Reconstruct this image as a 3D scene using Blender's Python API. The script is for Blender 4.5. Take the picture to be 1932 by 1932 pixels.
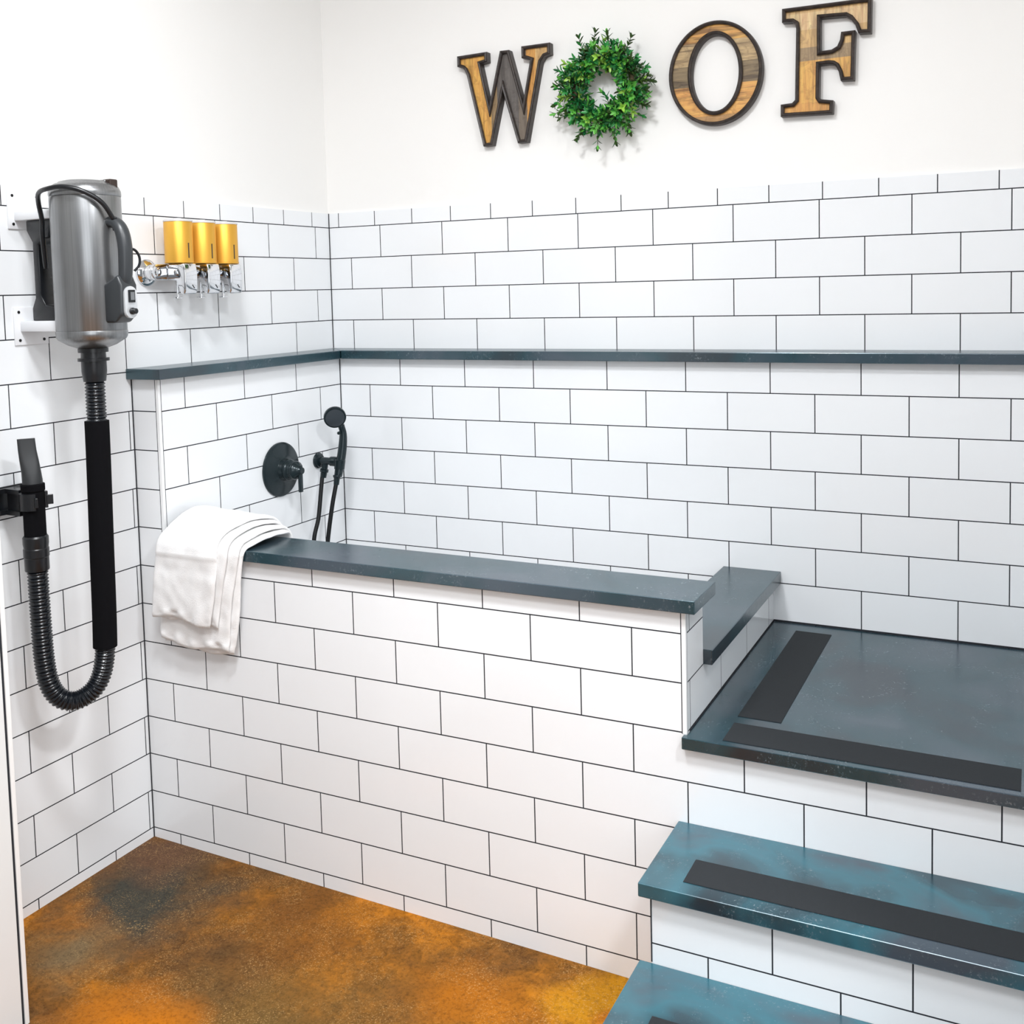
import bpy, bmesh, math, random
from mathutils import Vector, Matrix, noise
PI = math.pi
S = bpy.context.scene
for o in list(bpy.data.objects): bpy.data.objects.remove(o)
C = bpy.context.collection

# ------------------------------------------------------------------ camera
cam_d = bpy.data.cameras.new('camera'); cam = bpy.data.objects.new('camera', cam_d); C.objects.link(cam)
cam.location = (2.13949, -2.00437, 1.4546)
cam.rotation_mode = 'XYZ'
cam.rotation_euler = (math.radians(85.97411), math.radians(1.38256), math.radians(26.01421))
cam_d.sensor_fit = 'HORIZONTAL'; cam_d.sensor_width = 36
cam_d.lens = 1971.26693 * 36 / 1932
cam_d.shift_x = -(991.91 - 966) / 1932
cam_d.shift_y = (684.787 - 966) / 1932
cam_d.clip_start = 0.02
S.camera = cam

# ------------------------------------------------------------------ world, lights, exposure
w = bpy.data.worlds.new('world'); S.world = w; w.use_nodes = True
bg = w.node_tree.nodes['Background']; bg.inputs[0].default_value = (0.93, 0.965, 1.0, 1); bg.inputs[1].default_value = 0.26
def area(name, loc, sx, sy, power, col=(1, 1, 1), rot=(0, 0, 0)):
    d = bpy.data.lights.new(name, 'AREA'); d.shape = 'RECTANGLE'; d.size = sx; d.size_y = sy
    d.energy = power; d.color = col
    o = bpy.data.objects.new(name, d); C.objects.link(o); o.location = loc; o.rotation_euler = rot
    return o
area('ceiling_lamp', (1.15, -1.00, 2.93), 0.30, 0.30, 34, (.955, .975, 1))
area('ceiling_lamp', (2.75, -1.10, 2.93), 0.30, 0.30, 50, (.955, .975, 1))
area('ceiling_lamp', (1.60, -1.90, 2.93), 1.30, 0.60, 46, (.955, .975, 1))
area('soft_fill_right', (3.30, -3.10, 1.75), 1.8, 1.7, 26, (.93, .965, 1), (math.radians(88), 0, math.radians(48)))  # soft fill light added to brighten the left wall, no window modelled here
S.view_settings.view_transform = 'Standard'; S.view_settings.look = 'None'
S.view_settings.exposure = 0.14; S.view_settings.gamma = 1.0
S.view_settings.use_curve_mapping = False

# ------------------------------------------------------------------ helpers
def mat(name, col=(.8, .8, .8), rough=.5, metal=0.0, spec=.5, coat=0.0, trans=0.0, ior=1.5):
    m = bpy.data.materials.new(name); m.use_nodes = True
    b = m.node_tree.nodes['Principled BSDF']
    b.inputs['Base Color'].default_value = (*col, 1); b.inputs['Roughness'].default_value = rough
    b.inputs['Metallic'].default_value = metal; b.inputs['Specular IOR Level'].default_value = spec
    b.inputs['Coat Weight'].default_value = coat; b.inputs['Transmission Weight'].default_value = trans
    b.inputs['IOR'].default_value = ior
    return m
def nt(m):
    t = m.node_tree
    return t, t.nodes, t.links, t.nodes['Principled BSDF']
def add(nodes, typ, **kw):
    n = nodes.new(typ)
    for k, v in kw.items(): setattr(n, k, v)
    return n
def noise_node(nodes, links, vec, scale, detail=4, rough=.55, dist=0.0):
    n = add(nodes, 'ShaderNodeTexNoise'); n.inputs['Scale'].default_value = scale
    n.inputs['Detail'].default_value = detail; n.inputs['Roughness'].default_value = rough
    n.inputs['Distortion'].default_value = dist
    if vec is not None: links.new(vec, n.inputs['Vector'])
    return n.outputs['Fac']
def ramp(nodes, links, fac, stops, interp='LINEAR'):
    r = add(nodes, 'ShaderNodeValToRGB'); r.color_ramp.interpolation = interp
    el = r.color_ramp.elements
    while len(el) < len(stops): el.new(0.5)
    for e, (p, c) in zip(el, stops):
        e.position = p; e.color = (*c, 1) if len(c) == 3 else c
    if fac is not None: links.new(fac, r.inputs[0])
    return r.outputs[0]
def mix(nodes, links, fac, a, b, blend='MIX'):
    n = add(nodes, 'ShaderNodeMix', data_type='RGBA', blend_type=blend)
    for s, v in ((n.inputs[0], fac), (n.inputs[6], a), (n.inputs[7], b)):
        if hasattr(v, 'links') or hasattr(v, 'is_linked'): links.new(v, s)
        elif isinstance(v, (int, float)): s.default_value = v
        else: s.default_value = (*v, 1)
    return n.outputs[2]
def bump(m, h, strength=.3, dist=.001):
    t, n, l, b = nt(m); bn = add(n, 'ShaderNodeBump'); bn.inputs['Strength'].default_value = strength
    bn.inputs['Distance'].default_value = dist; l.new(h, bn.inputs['Height']); l.new(bn.outputs[0], b.inputs['Normal'])
    return bn
def objvec(n, scale=None, links=None, rot=None):
    tc = add(n, 'ShaderNodeTexCoord')
    if scale is None and rot is None: return tc.outputs['Object']
    mp = add(n, 'ShaderNodeMapping')
    if scale: mp.inputs['Scale'].default_value = scale
    if rot: mp.inputs['Rotation'].default_value = rot
    links.new(tc.outputs['Object'], mp.inputs[0]); return mp.outputs[0]

P = 0.1032; TW = 0.23471; Z0 = 0.025
def tile_mat(name, width, mortar=.0014):
    m = mat(name, (.86, .865, .87), .13, spec=.5); t, n, l, b = nt(m)
    uv = add(n, 'ShaderNodeUVMap', uv_map='UVMap')
    br = add(n, 'ShaderNodeTexBrick'); br.offset = .5; br.offset_frequency = 2; br.squash = 1; br.squash_frequency = 2
    l.new(uv.outputs[0], br.inputs['Vector'])
    br.inputs['Scale'].default_value = 1; br.inputs['Mortar Size'].default_value = mortar
    br.inputs['Mortar Smooth'].default_value = 0.0; br.inputs['Bias'].default_value = 0
    br.inputs['Brick Width'].default_value = width; br.inputs['Row Height'].default_value = P
    br.inputs['Color1'].default_value = (.855, .872, .888, 1); br.inputs['Color2'].default_value = (.840, .856, .872, 1)
    br.inputs['Mortar'].default_value = (.012, .014, .02, 1)
    l.new(br.outputs['Color'], b.inputs['Base Color'])
    rr = add(n, 'ShaderNodeMapRange'); rr.inputs['To Min'].default_value = .12; rr.inputs['To Max'].default_value = .8
    l.new(br.outputs['Fac'], rr.inputs[0]); l.new(rr.outputs[0], b.inputs['Roughness'])
    nz = noise_node(n, l, uv.outputs[0], 7, 1)
    mm = add(n, 'ShaderNodeMath', operation='MULTIPLY_ADD'); l.new(br.outputs['Fac'], mm.inputs[0]); mm.inputs[1].default_value = -.5
    l.new(nz, mm.inputs[2]); bump(m, mm.outputs[0], .35, .0012)
    return m
M_TILE = tile_mat('white_subway_tile', TW)
M_CAPTILE = tile_mat('white_bullnose_tile', .14373)
M_TRIMW = mat('white_edge_trim', (.86, .865, .87), .2)
M_GROUT = mat('dark_grout', (.012, .014, .02), .8)
M_WALL = mat('warm_white_paint', (.875, .865, .845), .6)
_t, _n, _l, _b = nt(M_WALL); bump(M_WALL, noise_node(_n, _l, objvec(_n), 90, 3), .12, .001)
M_JAMB = mat('cream_paint', (.775, .79, .785), .45)

def stone(name, teal, lo=.46):
    m = mat(name, (.03, .04, .05), .3, spec=.5, ior=1.9); t, n, l, b = nt(m); b.inputs['Specular Tint'].default_value = (.78, .93, 1, 1)
    v = objvec(n)
    big = noise_node(n, l, v, 3.2, 4, .5, .6)
    c = ramp(n, l, big, [(.36, (.012, .018, .026)), (lo, teal), (.64, (.044, .060, .080))])
    fine = noise_node(n, l, v, 60, 5, .7)
    scuff_mask = ramp(n, l, noise_node(n, l, v, 9, 4, .7, 1.2), [(.50, (0, 0, 0)), (.66, (1, 1, 1))])
    sc = ramp(n, l, noise_node(n, l, v, 150, 3, .8), [(.56, (0, 0, 0)), (.70, (1, 1, 1))])
    mul = mix(n, l, 1.0, scuff_mask, sc, 'MULTIPLY')
    fm = add(n, 'ShaderNodeMath', operation='MULTIPLY'); l.new(mul, fm.inputs[0]); fm.inputs[1].default_value = .85
    c2 = mix(n, l, fm.outputs[0], c, (.26, .29, .31))
    l.new(c2, b.inputs['Base Color'])
    rr = add(n, 'ShaderNodeMapRange'); rr.inputs['To Min'].default_value = .18; rr.inputs['To Max'].default_value = .32
    l.new(fine, rr.inputs[0]); l.new(rr.outputs[0], b.inputs['Roughness'])
    bump(m, fine, .1, .0006)
    return m
M_STONE = stone('dark_slate_stone', (.008, .036, .048))
M_STONE2 = stone('blue_slate_stone', (.022, .110, .145), .50)
M_GRIP = mat('black_grip_tape', (.022, .025, .028), .8, spec=.2)
_t, _n, _l, _b = nt(M_GRIP); bump(M_GRIP, noise_node(_n, _l, objvec(_n), 900, 2), .6, .0006)

M_FLOOR = mat('acid_stained_concrete', (.2, .1, .04), .5, spec=.08)
def floor_nodes(m):
    t, n, l, b = nt(m); v = objvec(n)
    big = noise_node(n, l, v, 2.1, 5, .55, .8)
    c = ramp(n, l, big, [(.30, (.085, .045, .018)), (.42, (.14, .062, .016)), (.54, (.21, .085, .012)), (.66, (.36, .13, .008))])
    mid = noise_node(n, l, v, 24, 8, .78, .7)
    c = mix(n, l, .75, c, ramp(n, l, mid, [(.32, (.20, .18, .15)), (.5, (.52, .50, .46)), (.66, (.86, .78, .60))]), 'OVERLAY')
    def blot(cx, cy, rad, col, cur, amt):
        mp = add(n, 'ShaderNodeMapping'); mp.inputs['Location'].default_value = (-cx / rad, -cy / rad, 0)
        mp.inputs['Scale'].default_value = (1 / rad, 1 / rad, 0)
        wob = add(n, 'ShaderNodeVectorMath', operation='ADD'); nn = add(n, 'ShaderNodeTexNoise'); nn.inputs['Scale'].default_value = 5
        nn.inputs['Detail'].default_value = 4
        l.new(v, nn.inputs['Vector']); sc = add(n, 'ShaderNodeVectorMath', operation='SCALE'); sc.inputs['Scale'].default_value = .35
        ce = add(n, 'ShaderNodeVectorMath', operation='SUBTRACT'); ce.inputs[1].default_value = (.5, .5, .5); l.new(nn.outputs['Color'], ce.inputs[0]); l.new(ce.outputs[0], sc.inputs[0]); l.new(v, wob.inputs[0]); l.new(sc.outputs[0], wob.inputs[1])
        l.new(wob.outputs[0], mp.inputs[0])
        g = add(n, 'ShaderNodeTexGradient', gradient_type='SPHERICAL'); l.new(mp.outputs[0], g.inputs[0])
        r = add(n, 'ShaderNodeMath', operation='MULTIPLY'); l.new(g.outputs[0], r.inputs[0]); r.inputs[1].default_value = amt; r.use_clamp = True
        return mix(n, l, r.outputs[0], cur, col)
    c = blot(.19, -.22, .24, (.045, .042, .032), c, 1.7)
    c = blot(.10, -.06, .16, (.11, .055, .030), c, 1.4)
    c = blot(.62, -.10, .22, (.16, .060, .010), c, 1.0)
    c = blot(.75, -.45, .30, (.13, .075, .022), c, 1.0)
    c = blot(.55, -.62, .24, (.44, .135, .005), c, 1.5)
    c = blot(.22, -.46, .15, (.16, .105, .050), c, 1.2)
    c = blot(1.10, -.22, .20, (.34, .110, .006), c, 1.2)
    c = blot(1.20, -.50, .20, (.13, .085, .030), c, 1.2)
    c = blot(1.38, -.10, .15, (.46, .20, .006), c, 1.6)
    c = blot(1.46, -.26, .12, (.42, .10, .008), c, 1.5)
    c = blot(1.42, -.38, .07, (.42, .17, .10), c, 1.3)
    sp = noise_node(n, l, v, 260, 3, .8)
    spm = ramp(n, l, sp, [(.55, (0, 0, 0)), (.64, (1, 1, 1))])
    spk = ramp(n, l, noise_node(n, l, v, 8, 3, .6), [(.42, (.05, .05, .05)), (.62, (.55, .55, .55))])
    f = mix(n, l, 1.0, spm, spk, 'MULTIPLY')
    c = mix(n, l, f, c, (.62, .38, .15))
    dk = ramp(n, l, noise_node(n, l, v, 120, 4, .75), [(.34, (.45, .45, .45)), (.52, (1, 1, 1))])
    c = mix(n, l, .7, c, dk, 'MULTIPLY')
    l.new(c, b.inputs['Base Color'])
    bump(m, mid, .15, .002)
floor_nodes(M_FLOOR)

def obj(name, bm, m, parent=None, smooth=False, loc=None):
    off = parent_world(parent) if parent is not None else Vector((0, 0, 0))
    if loc is not None: off = Vector(loc)
    if off.length: bmesh.ops.translate(bm, verts=bm.verts, vec=-off)
    me = bpy.data.meshes.new(name); bm.normal_update(); bm.to_mesh(me); bm.free()
    for mm in (m if isinstance(m, (list, tuple)) else [m]): me.materials.append(mm)
    if smooth:
        for p in me.polygons: p.use_smooth = True
        if smooth is not True: me.set_sharp_from_angle(angle=math.radians(smooth))
    o = bpy.data.objects.new(name, me); C.objects.link(o)
    if parent is not None: o.parent = parent
    if loc is not None: o.location = loc
    return o
def parent_world(p):
    v = Vector((0, 0, 0))
    while p is not None: v += p.location; p = p.parent
    return v
def thing(name, label, cat, loc, group=None):
    o = bpy.data.objects.new(name, None); C.objects.link(o); o.location = loc; o.empty_display_size = .05
    o['label'] = label; o['category'] = cat
    if group: o['group'] = group
    return o
def tag(o, label, cat, group=None):
    o['label'] = label; o['category'] = cat
    if group: o['group'] = group
    return o
def struct(o): o['kind'] = 'structure'; return o

def box(bm, x0, x1, y0, y1, z0, z1, bev=0, seg=2):
    r = bmesh.ops.create_cube(bm, size=1.0, matrix=Matrix.Translation(((x0 + x1) / 2, (y0 + y1) / 2, (z0 + z1) / 2)) @ Matrix.Diagonal((x1 - x0, y1 - y0, z1 - z0, 1)))
    if bev:
        es = list({e for v in r['verts'] for e in v.link_edges})
        bmesh.ops.bevel(bm, geom=es, offset=bev, segments=seg, profile=.5, affect='EDGES')
    return bm
def newbox(*a, **k): return box(bmesh.new(), *a, **k)
def rotbox(bm, mtx, sx, sy, sz, bev=0):
    b2 = bmesh.new(); box(b2, -sx / 2, sx / 2, -sy / 2, sy / 2, -sz / 2, sz / 2, bev)
    b2.transform(mtx); me = bpy.data.meshes.new('t'); b2.to_mesh(me); b2.free(); bm.from_mesh(me); bpy.data.meshes.remove(me)
    return bm
def tiled_box(name, x0, x1, y0, y1, z0, z1, phx=0.0, phy=0.0, parent=None, m=None, top=None):
    """phx: phase of joints along x on faces facing y; phy: phase along y on faces facing x"""
    bm = newbox(x0, x1, y0, y1, z0, z1); uvl = bm.loops.layers.uv.new('UVMap')
    for f in bm.faces:
        nx, ny, nz = [abs(c) for c in f.normal]
        for lp in f.loops:
            p = lp.vert.co
            if ny > .5: lp[uvl].uv = (p.x - phx + 20 * TW, p.z - Z0 + 20 * P)
            elif nx > .5: lp[uvl].uv = (p.y - phy + 20 * TW, p.z - Z0 + 20 * P)
            else: lp[uvl].uv = (.1 * TW + .5 * TW * 0 + .0001 * p.x + .12, .5 * P + .0001 * p.y)
    return obj(name, bm, m or M_TILE, parent)
def ring_verts(bm, c, ax, r, seg, ref=None, sq=1.0):
    ax = Vector(ax).normalized(); a = Vector(ref) if ref is not None else (Vector((0, 0, 1)) if abs(ax.z) < .9 else Vector((1, 0, 0)))
    u = ax.cross(a).normalized(); v = ax.cross(u)
    return [bm.verts.new(Vector(c) + u * r * math.cos(2 * PI * i / seg) + v * r * sq * math.sin(2 * PI * i / seg)) for i in range(seg)]
def bridge(bm, a, b):
    n = len(a)
    for i in range(n): bm.faces.new((a[i], a[(i + 1) % n], b[(i + 1) % n], b[i]))
def lathe(bm, base, axis, prof, seg=40, cap=True, sq=1.0):
    """prof: list of (distance along axis, radius)"""
    base = Vector(base); ax = Vector(axis).normalized(); prev = None; first = None
    for d, r in prof:
        rg = ring_verts(bm, base + ax * d, ax, max(r, 1e-5), seg, sq=sq)
        if prev: bridge(bm, prev, rg)
        else: first = rg
        prev = rg
    if cap:
        bm.faces.new(first); bm.faces.new(list(reversed(prev)))
    bmesh.ops.recalc_face_normals(bm, faces=bm.faces)
    return bm
def catmull(pts, n):
    pts = [Vector(p) for p in pts]; P_ = [pts[0] * 2 - pts[1]] + pts + [pts[-1] * 2 - pts[-2]]; out = []
    for i in range(1, len(P_) - 2):
        p0, p1, p2, p3 = P_[i - 1:i + 3]
        for k in range(n):
            t = k / n
            out.append(.5 * ((2 * p1) + (-p0 + p2) * t + (2 * p0 - 5 * p1 + 4 * p2 - p3) * t * t + (-p0 + 3 * p1 - 3 * p2 + p3) * t ** 3))
    out.append(pts[-1]); return out
def resample(path, step):
    out = [path[0].copy()]; acc = 0
    for a, b in zip(path, path[1:]):
        L = (b - a).length; d = step - acc
        while d <= L:
            out.append(a.lerp(b, d / L)); d += step
        acc = (acc + L) % step if L else acc
    return out
def tube(bm, path, rad, seg=20, cap=True):
    n = len(path); prev = None; up = None; first = None
    for i, p in enumerate(path):
        tg = (path[min(i + 1, n - 1)] - path[max(i - 1, 0)]).normalized()
        if up is None:
            up = Vector((0, 0, 1)) if abs(tg.z) < .8 else Vector((1, 0, 0))
        up = (up - tg * up.dot(tg)).normalized(); v = tg.cross(up)
        r = rad(i, n) if callable(rad) else rad
        rg = [bm.verts.new(p + (up * math.cos(2 * PI * k / seg) + v * math.sin(2 * PI * k / seg)) * r) for k in range(seg)]
        if prev: bridge(bm, prev, rg)
        else: first = rg
        prev = rg
    if cap: bm.faces.new(first); bm.faces.new(list(reversed(prev)))
    bmesh.ops.recalc_face_normals(bm, faces=bm.faces)
    return bm
def prism(bm, pts, axis, a, b):
    """pts in the plane normal to axis ('y' -> (x,z), 'x' -> (y,z), 'z' -> (x,y)); from a to b"""
    def mk(p, q):
        return {'y': (p[0], q, p[1]), 'x': (q, p[0], p[1]), 'z': (p[0], p[1], q)}[axis]
    A = [bm.verts.new(mk(p, a)) for p in pts]; B = [bm.verts.new(mk(p, b)) for p in pts]
    bm.faces.new(A); bm.faces.new(list(reversed(B))); bridge(bm, A, B)
    bmesh.ops.recalc_face_normals(bm, faces=bm.faces); return bm
def bevel_all(bm, off, seg=2, ang=30):
    es = [e for e in bm.edges if len(e.link_faces) == 2 and e.calc_face_angle(0) > math.radians(ang)]
    bmesh.ops.bevel(bm, geom=es, offset=off, segments=seg, profile=.5, affect='EDGES'); return bm

# ------------------------------------------------------------------ the setting
L = 1.5035; T = .092; Y1 = .7905; Y2 = .8843; ZT = 1.7235; ZK = Z0 + 16 * P; XR = 2.20
# floor (slopes gently down towards the stairs)
bm = bmesh.new()
xs = [-.1, 0, 1.5, 3.6]; zs = [0.0, -.0015, -.024, -.050]
rows = []
for y in (-5.2, -.9, 0.3):
    rows.append([bm.verts.new((x, y, z)) for x, z in zip(xs, zs)])
for a, b in zip(rows, rows[1:]):
    for i in range(3): bm.faces.new((a[i], a[i + 1], b[i + 1], b[i]))
r = bmesh.ops.extrude_face_region(bm, geom=list(bm.faces)); bmesh.ops.translate(bm, verts=[v for v in r['geom'] if isinstance(v, bmesh.types.BMVert)], vec=(0, 0, -.12))
bmesh.ops.recalc_face_normals(bm, faces=bm.faces)
struct(obj('floor', bm, M_FLOOR))
# left wall: painted wall with tile cladding
wl = struct(obj('wall_left', newbox(-.16, -.008, -1.25, 1.05, -.14, 3.0), M_WALL))
tiled_box('tile_cladding', -.008, 0, -1.25, Y2, -.13, ZK, phy=-.1307, parent=wl)
tiled_box('tile_cap_row', -.008, 0, -1.25, Y2, ZK, ZT, phy=.0254 + .14373 / 2, parent=wl, m=M_CAPTILE)
wb = struct(obj('wall_back', newbox(-.008, 3.6, Y2 + .008, 1.05, -.14, 3.0), M_WALL))
tiled_box('tile_cladding', 0, XR, Y2, Y2 + .008, 1.2, ZK, phx=.20368, parent=wb)
tiled_box('tile_cap_row', 0, XR, Y2, Y2 + .008, ZK, ZT, phx=-.009 + .14373 / 2, parent=wb, m=M_CAPTILE)
# thicker lower walls that carry the stone ledge
struct(tiled_box('wall_left_lower', 0, T, 0, Y2, -.12, 1.245, phx=.09635, phy=.0948))
struct(tiled_box('wall_back_lower', T, XR, Y1, Y2, -.12, 1.245, phx=.32478))
# tub walls
struct(tiled_box('wall_tub_front', T, L, 0, .122, -.13, .795, phx=.09635, phy=.2608))
struct(tiled_box('wall_tub_end', 1.385, L, .122, Y1, -.13, .6435, phx=.09635, phy=.2608))
struct(obj('floor_tub', newbox(T, 1.385, .122, Y1, -.13, .33), mat('tub_floor_tile', (.55, .56, .57), .4)))
# stair bodies
struct(tiled_box('wall_stair_upper', L, XR, 0, Y1, -.13, .511, phx=.09635))
struct(tiled_box('wall_stair_middle', L, XR, -.232, 0, -.14, .325, phx=1.6117))
struct(tiled_box('wall_stair_lower', L, XR, -.470, -.232, -.16, .166, phx=.09635))
# side wall behind the stairs' far end and the return wall nearest the camera on the left
wr = struct(tiled_box('wall_right', XR, XR + .12, -.55, Y2 + .008, -.16, ZT, phy=.05))
obj('painted_upper', newbox(XR, XR + .12, -.55, Y2 + .008, ZT, 3.0), M_WALL, wr)
wn = struct(obj('wall_left_return', newbox(-.16, .3135, -2.9, -.659, -.14, 3.0), M_JAMB))
obj('shadow_gap', newbox(-.10, .3120, -.659, -.653, -.14, 3.0), M_GROUT, wn)
struct(obj('trim_1', newbox(-.10, .3150, -.653, -.643, -.14, 3.0, bev=.002), mat('door_trim_white', (.86, .86, .85), .35)))
struct(obj('ceiling', newbox(-.16, 3.6, -2.9, 1.05, 3.0, 3.1), mat('ceiling_paint', (.86, .86, .85), .7)))

# grout lines in the inner corners, white edge trims at the outer corners
def line(x, y, z0, z1, r=.0022):
    return (x - r, x + r, y - r, y + r, z0, z1)
bm = bmesh.new()
for a in (line(0, 0, -.02, 1.245), line(0, Y2, 1.273, ZT), line(T, Y1, .33, 1.245), line(L, 0, -.03, .325, .0014), line(L, -.232, .195, .325, .0012)):
    box(bm, *a)
box(bm, L + .0, XR, Y1 - .0016, Y1 + .001, .5375, .5398)
box(bm, L - .001, L + .0016, .02, Y1, .5375, .5398)
struct(obj('trim_2', bm, M_GROUT))
def corner_trim(n, x, y, z0, z1):
    o = struct(obj('trim_%d' % n, newbox(x - .0085, x + .0006, y - .0006, y + .0085, z0, z1, bev=.0005), M_TRIMW))
    bm = newbox(x - .0105, x + .0002, y - .0002, y + .0105, z0, z1); obj('grout_joint', bm, M_GROUT, o)
corner_trim(3, T, 0, .822, 1.2445)
corner_trim(4, L, 0, .538, .795)

# ------------------------------------------------------------------ stone slabs
def slab(name, boxes, label, cat, m, bev=.0018, loc=None):
    bm = bmesh.new()
    for b in boxes: box(bm, *b, bev=bev, seg=3)
    o = obj(name, bm, m, loc=loc or (boxes[0][0], boxes[0][2], boxes[0][4])); tag(o, label, cat); return o
led = thing('stone_ledge', 'long dark stone ledge running around the corner on the tiled wall', 'ledge', (0, 0, 1.245))
obj('side_slab', prism(bmesh.new(), [(0, -.018), (.118, -.018), (.118, .7605), (0, Y2)], 'z', 1.245, 1.2725), M_STONE, led)
obj('back_slab', prism(bmesh.new(), [(.1205, .7605), (XR, .7605), (XR, Y2), (.0005, Y2)], 'z', 1.245, 1.2725), M_STONE, led)
for c in led.children:
    md = c.modifiers.new('b', 'BEVEL'); md.width = .002; md.segments = 2
slab('tub_wall_cap', [(.0935, 1.5285, -.017, .137, .795, .8225)], 'dark stone cap on the front tub wall, under the white towel', 'wall cap', M_STONE)
slab('tub_wall_cap', [(1.365, 1.5235, .1225, Y1, .6435, .6765)], 'lower dark stone cap on the short tub end wall beside the landing', 'wall cap', M_STONE)
def tread(label, x0, x1, y0, y1, z, strips, m):
    t = thing('stair_tread', label, 'stair tread', (x0, y0, z - .027), None)
    bm = newbox(x0, x1, y0, y1, z - .027, z, bev=.0022, seg=3); obj('slab', bm, m, t)
    for s in strips: obj('grip_strip', newbox(s[0], s[1], s[2], s[3], z, z + .0012), M_GRIP, t)
bm0 = None
t = thing('stair_landing', 'wide dark stone landing slab at the top of the steps', 'landing', (1.4975, -.017, .5105))
obj('slab', prism(bmesh.new(), [(1.4975, -.017), (XR - .001, -.017), (XR - .001, Y1 - .001), (L + .001, Y1 - .001), (L + .001, -.0008), (1.4975, -.0008)], 'z', .5125, .5375), M_STONE, t)
md = t.children[0].modifiers.new('b', 'BEVEL'); md.width = .0015; md.segments = 2
obj('grip_strip', newbox(1.5778, 2.122, .0015, .0942, .5375, .5387), M_GRIP, t)
obj('grip_strip', newbox(1.5755, 1.6670, .1300, .7290, .5375, .5387), M_GRIP, t)
tread('blue-grey stone tread of the middle step, one black grip strip', 1.4835, XR, -.248, -.0005, .352, [(1.560, 2.131, -.2125, -.1305)], M_STONE2)
tread('dark stone tread of the lowest step at the bottom edge', 1.4795, XR, -.500, -.2325, .193, [(1.552, 2.131, -.462, -.3700)], M_STONE2)

# ------------------------------------------------------------------ wooden letters
def wood_mat(name, bands, axis, grain, stripe=.4):
    """bands: [(position 0..1 along axis, base colour)], grain stretched along 'grain' axis"""
    m = mat(name, (.5, .3, .12), .5); t, n, l, b = nt(m); v = objvec(n)
    sx = add(n, 'ShaderNodeSeparateXYZ')
    wob = noise_node(n, l, v, 12, 2)
    l.new(v, sx.inputs[0]); mr = add(n, 'ShaderNodeMapRange'); a0, a1 = bands[0]
    l.new(sx.outputs['X' if axis == 'x' else 'Z'], mr.inputs[0]); mr.inputs['From Min'].default_value = a0; mr.inputs['From Max'].default_value = a1
    c = ramp(n, l, mr.outputs[0], bands[1], 'CONSTANT')
    sc = (14, 14, 150) if grain == 'x' else (150, 14, 14)
    g = noise_node(n, l, objvec(n, sc, l), 1.0, 6, .65, .4)
    c2 = mix(n, l, .8, c, ramp(n, l, g, [(.25, (.30, .28, .26)), (.5, (.52, .5, .48)), (.75, (.78, .76, .70))]), 'OVERLAY')
    bl = ramp(n, l, noise_node(n, l, v, 38, 5, .7, .8), [(.30, (.35, .30, .26)), (.48, (1, 1, 1))])
    c3 = mix(n, l, .55, c2, bl, 'MULTIPLY')
    st = noise_node(n, l, objvec(n, (5, 5, 62) if grain == 'x' else (62, 5, 5), l), 1.0, 3, .6, .6)
    c3 = mix(n, l, stripe, c3, ramp(n, l, st, [(.36, (.22, .17, .13)), (.50, (1, 1, 1)), (.62, (1, 1, 1))]), 'MULTIPLY')
    l.new(c3, b.inputs['Base Color']); bump(m, g, .5, .0015)
    return m
GOLD = (.66, .355, .085); TAN = (.56, .36, .15); GREY = (.17, .14, .11); DGREY = (.11, .10, .095); PALE = (.66, .46, .24); OR = (.60, .30, .075); WEATH = (.30, .21, .11)
M_FRAME = mat('dark_bronze_frame', (.030, .022, .019), .42, metal=.1)
_t, _n, _l, _b = nt(M_FRAME)
_l.new(ramp(_n, _l, noise_node(_n, _l, objvec(_n), 60, 4, .7), [(.35, (.018, .013, .012)), (.6, (.045, .033, .028)), (.8, (.085, .060, .045))]), _b.inputs['Base Color'])
def offset_poly(pts, d):
    n = len(pts); A = sum(pts[i][0] * pts[(i + 1) % n][1] - pts[(i + 1) % n][0] * pts[i][1] for i in range(n)); sgn = 1 if A > 0 else -1
    out = []
    for i in range(n):
        p0, p1, p2 = [Vector(pts[j % n]) for j in (i - 1, i, i + 1)]
        e1 = (p1 - p0).normalized(); e2 = (p2 - p1).normalized()
        n1 = Vector((-e1.y, e1.x)) * sgn; n2 = Vector((-e2.y, e2.x)) * sgn
        k = max(1 + n1.dot(n2), .12); out.append(tuple(p1 + (n1 + n2) * d / k))
    return out
def frame_bm(bm, pts, d, yb, depth=.019, rec=.009):
    if sum(pts[i][0] * pts[(i + 1) % len(pts)][1] - pts[(i + 1) % len(pts)][0] * pts[i][1] for i in range(len(pts))) > 0 and d > 0: pass
    rings = []
    for off, dy in ((0, 0), (0, depth - .003), (d * .22, depth), (d * .45, depth + .0012), (d * .72, depth), (d, depth - .003), (d, depth - rec), (d, 0)):
        q = offset_poly(pts, off) if off else pts
        rings.append([bm.verts.new((p[0], yb - dy, p[1])) for p in q])
    for a, b in zip(rings, rings[1:]): bridge(bm, a, b)
    return offset_poly(pts, d)
YW = Y2 + .008
W_PTS = [(0.5201, 2.1786), (0.6245, 2.1804), (0.6252, 2.1505), (0.6015, 2.1469), (0.6286, 2.0208), (0.6694, 2.1777), (0.7002, 2.1771), (0.7435, 2.0172), (0.77, 2.1391), (0.7581, 2.144), (0.742, 2.1477), (0.7416, 2.1824), (0.836, 2.1823), (0.8364, 2.149), (0.8169, 2.1442), (0.8053, 2.1297), (0.7535, 1.8979), (0.723, 1.8969), (0.6761, 2.0549), (0.6352, 1.8977), (0.6047, 1.8965), (0.5524, 2.1196), (0.5454, 2.1341), (0.5381, 2.141), (0.5201, 2.147)]
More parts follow.
